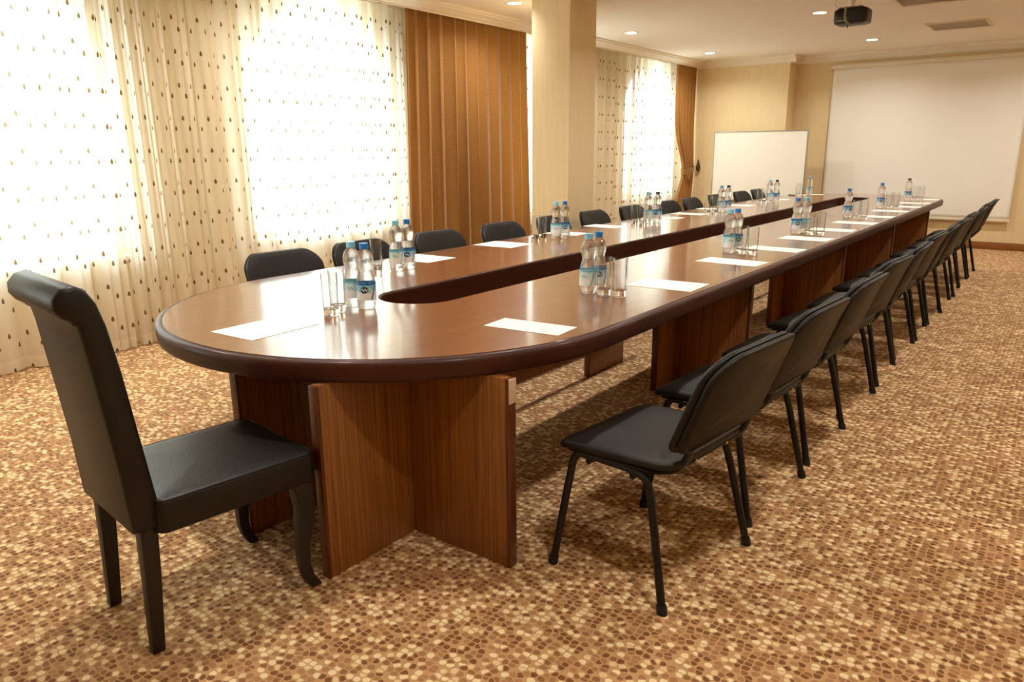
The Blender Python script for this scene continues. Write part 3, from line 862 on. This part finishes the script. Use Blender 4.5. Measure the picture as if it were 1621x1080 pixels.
# ------------------------------------------------------------------ projection screen
scr = empty('projection_screen', (-1.90, YF-0.06, 0))
SW = 1.25
m = MB(); rings = []
NX, NZ = 60, 40; Z0, Z1 = 0.43, 2.575
vs = []
for j in range(NZ+1):
    for i in range(NX+1):
        u = i/NX; v = j/NZ
        rip = 0.016*math.exp(-(((u-0.86)-0.14*(v-0.5))/0.07)**2)*(0.4+0.6*math.sin(PI*v)) - 0.010*math.exp(-(((u-0.97)-0.10*(v-0.5))/0.06)**2)
        vs.append((-SW+2*SW*u, -rip, Z0+(Z1-Z0)*v))
fs = [(j*(NX+1)+i, j*(NX+1)+i+1, (j+1)*(NX+1)+i+1, (j+1)*(NX+1)+i) for j in range(NZ) for i in range(NX)]
m.add(vs, fs); fab = m.build('screen_fabric', M['screen'], scr, recalc=False)
sol = fab.modifiers.new('thickness', 'SOLIDIFY'); sol.thickness = 0.001
MB().tube([(-SW-0.035, 0.0, 2.605), (SW+0.035, 0.0, 2.605)], 0.034, 14).build('roller_case', M['white_metal'], scr)
MB().box(-SW-0.01, SW+0.01, -0.014, 0.014, 0.395, 0.432).build('bottom_bar', M['white_metal'], scr, bevel=0.005)
for s in (-1, 1):
    MB().box(s*(SW+0.037)-0.006, s*(SW+0.037)+0.006, -0.04, 0.058, 2.565, 2.645).build('end_bracket', M['white_metal'], scr, bevel=0.004)
tag(scr, 'large pale projection screen pulled down on the far wall', 'screen')

# ------------------------------------------------------------------ whiteboard on its stand
wb = empty('whiteboard', (-4.06, 11.95, 0))
box('writing_panel', M['board'], -0.725, 0.725, -0.008, 0.008, 0.62, 1.675, wb)
fr = 0.018
for a in ((-0.735, 0.735, -0.014, 0.014, 1.672, 1.672+fr), (-0.735, 0.735, -0.014, 0.014, 0.605, 0.605+fr), (-0.741, -0.725, -0.014, 0.014, 0.605, 1.69), (0.725, 0.741, -0.014, 0.014, 0.605, 1.69)):
    box('frame', M['alu'], *a, wb, 0.003)
box('pen_tray', M['alu'], -0.3, 0.3, -0.07, -0.012, 0.60, 0.612, wb, 0.003)
for s in (-1, 1):
    MB().tube([(s*0.62, 0.04, 0.03), (s*0.62, 0.03, 1.3)], 0.014, 8).build('leg', M['alu'], wb)
    MB().tube([(s*0.62, -0.10, 0.018), (s*0.62, 0.12, 0.018)], 0.016, 8).build('foot', M['alu'], wb)
MB().tube([(-0.62, 0.04, 0.30), (0.62, 0.04, 0.30)], 0.011, 8).build('stretcher', M['alu'], wb)
tag(wb, 'white dry-erase board on a stand between the corner drape and projection screen', 'whiteboard')

# ------------------------------------------------------------------ ceiling fittings
def downlight_proto():
    root = empty('downlight')
    n = 28
    prof = [(0.062, ZC-0.001), (0.080, ZC-0.004), (0.092, ZC-0.006), (0.098, ZC-0.004), (0.099, ZC-0.0005)]
    MB().lathe(prof, n, caps=False).build('trim_ring', M['white_metal'], root)
    MB().lathe([(0.003, ZC-0.0035), (0.03, ZC-0.0035), (0.066, ZC-0.002)], n, caps=True).build('lamp_lens', M['glow'], root)
    ld = bpy.data.lights.new('downlight_lamp', 'AREA'); ld.shape = 'DISK'; ld.size = 0.12; ld.energy = DOWNLIGHT_W; ld.color = WARM
    ld.spread = R(150)
    lo = bpy.data.objects.new('downlight_lamp', ld); COL.objects.link(lo); lo.parent = root; lo.location = (0, 0, ZC-0.012)
    return root
d0 = downlight_proto(); fd = True
for row, x, ys in (('row over the window aisle', -4.57, [1.35, 3.75, 6.18, 8.55, 11.02]), ('row over the table', -2.39, [1.35, 3.75, 6.2, 8.62, 11.12]), ('added fill row over the right aisle', -0.20, [1.35, 3.75, 6.2, 8.62, 11.12])):  # right-aisle row is added out of view to brighten the floor on that side
    for k, y in enumerate(ys):
        o = d0 if fd else copy_tree(d0); fd = False
        o.location = (x, y, 0)
        tag(o, 'recessed ceiling downlight, %s from the near end, %s' % (ORD[k], row), 'downlight', 'recessed ceiling downlights')
def vent(x0, x1, y0, y1, label, nsl, gap):
    root = empty('ceiling_vent', ((x0+x1)/2, (y0+y1)/2, 0)); a, b = (x1-x0)/2, (y1-y0)/2
    box('backing', M['ventdark'], -a+0.02, a-0.02, -b+0.02, b-0.02, ZC-0.004, ZC-0.001, root)
    t = 0.028
    for q in ((-a, a, -b, -b+t), (-a, a, b-t, b), (-a, -a+t, -b+t, b-t), (a-t, a, -b+t, b-t)):
        box('frame', M['vent'], q[0], q[1], q[2], q[3], ZC-0.014, ZC-0.0005, root, 0.003)
    for k in range(nsl):
        y = -b+t+(2*b-2*t)*(k+0.5)/nsl; h = (2*b-2*t)/nsl*gap/2
        m = MB(); m.add([(-a+t, y-h, ZC-0.010), (a-t, y-h, ZC-0.010), (a-t, y+h, ZC-0.006), (-a+t, y+h, ZC-0.006), (-a+t, y-h, ZC-0.012), (a-t, y-h, ZC-0.012), (a-t, y+h, ZC-0.008), (-a+t, y+h, ZC-0.008)],
            [(0, 1, 2, 3), (7, 6, 5, 4), (0, 4, 5, 1), (2, 6, 7, 3), (0, 3, 7, 4), (1, 5, 6, 2)])
        m.build('slat', M['vent'], root, smooth=0)
    tag(root, label, 'vent', 'square ceiling vents')
vent(-1.63, -1.01, 10.13, 10.76, 'square ceiling air vent nearer the projection screen', 14, 0.9)
vent(-1.64, -1.01, 8.12, 8.77, 'square slatted ceiling air vent cut by the top of the picture', 8, 0.55)

pj = empty('ceiling_projector', (-1.82, 7.62, 0))
ZP = 2.555
o = pad(0.29, 0.25, 0.06, 0.13, 0.0, 0.022)
o.build('body', M['black'], pj, warp=lambda x, y, z: (x, y, z+ZP-0.06), smooth=50)
MB().lathe([(0.02, 0), (0.042, 0), (0.046, 0.004), (0.046, 0.03), (0.036, 0.034), (0.034, 0.022), (0.004, 0.02)], 20).build('lens', M['black'], pj, warp=lambda x, y, z: (-0.06+x, 0.12+z, ZP+y))
MB().box(-0.152, -0.140, -0.06, 0.0, ZP-0.025, ZP+0.04).build('glint_plate', M['white_metal'], pj, bevel=0.004)  # white plate stands in for the highlight on the body's left end
# strap bracket that cradles the body
st = [(-0.035, -0.12, ZP+0.078), (-0.035, -0.132, ZP+0.05), (-0.035, -0.134, ZP), (-0.025, -0.132, ZP-0.04), (-0.01, -0.11, ZP-0.062), (-0.01, 0.0, ZP-0.064)]
MB().tube(st, 0.012, 8, flat=0.5).build('strap', M['greyplastic'], pj)
MB().box(-0.10, -0.03, -0.131, -0.124, ZP-0.045, ZP-0.03).build('trim_strip', M['greyplastic'], pj, bevel=0.001)
MB().tube([(-0.01, 0, ZP+0.05), (-0.01, 0, ZC-0.012)], 0.02, 12).build('mount_pole', M['white_metal'], pj)
MB().lathe([(0.01, ZC-0.02), (0.06, ZC-0.018), (0.07, ZC-0.001)], 20).build('ceiling_plate', M['white_metal'], pj)
MB().box(-0.10, 0.10, -0.12, 0.11, ZP+0.069, ZP+0.079).build('mount_plate', M['greyplastic'], pj, bevel=0.003)
MB().tube([(-0.10, -0.08, ZP+0.065)]+bez((-0.13, -0.11, ZP+0.10), (-0.14, -0.12, ZP+0.14), (-0.10, -0.08, ZC-0.06), (-0.09, -0.06, ZC-0.001), 8), 0.004, 6).build('cable', M['white_metal'], pj)
MB().tube([(-0.01, -0.10, ZP-0.06), (-0.015, -0.10, ZP-0.10)], 0.004, 6).build('adjuster_foot', M['black'], pj)
tag(pj, 'black projector hung below the ceiling on a short bracket', 'projector')
fx = empty('ceiling_socket', (-1.62, 7.15, 0))
box('socket_plate', M['white_metal'], -0.06, 0.06, -0.05, 0.05, ZC-0.010, ZC-0.0005, fx, 0.003)
box('socket_insert', M['greyplastic'], -0.035, 0.035, -0.03, 0.03, ZC-0.020, ZC-0.009, fx, 0.003)
tag(fx, 'small pale socket plate on the ceiling above the projector', 'socket')
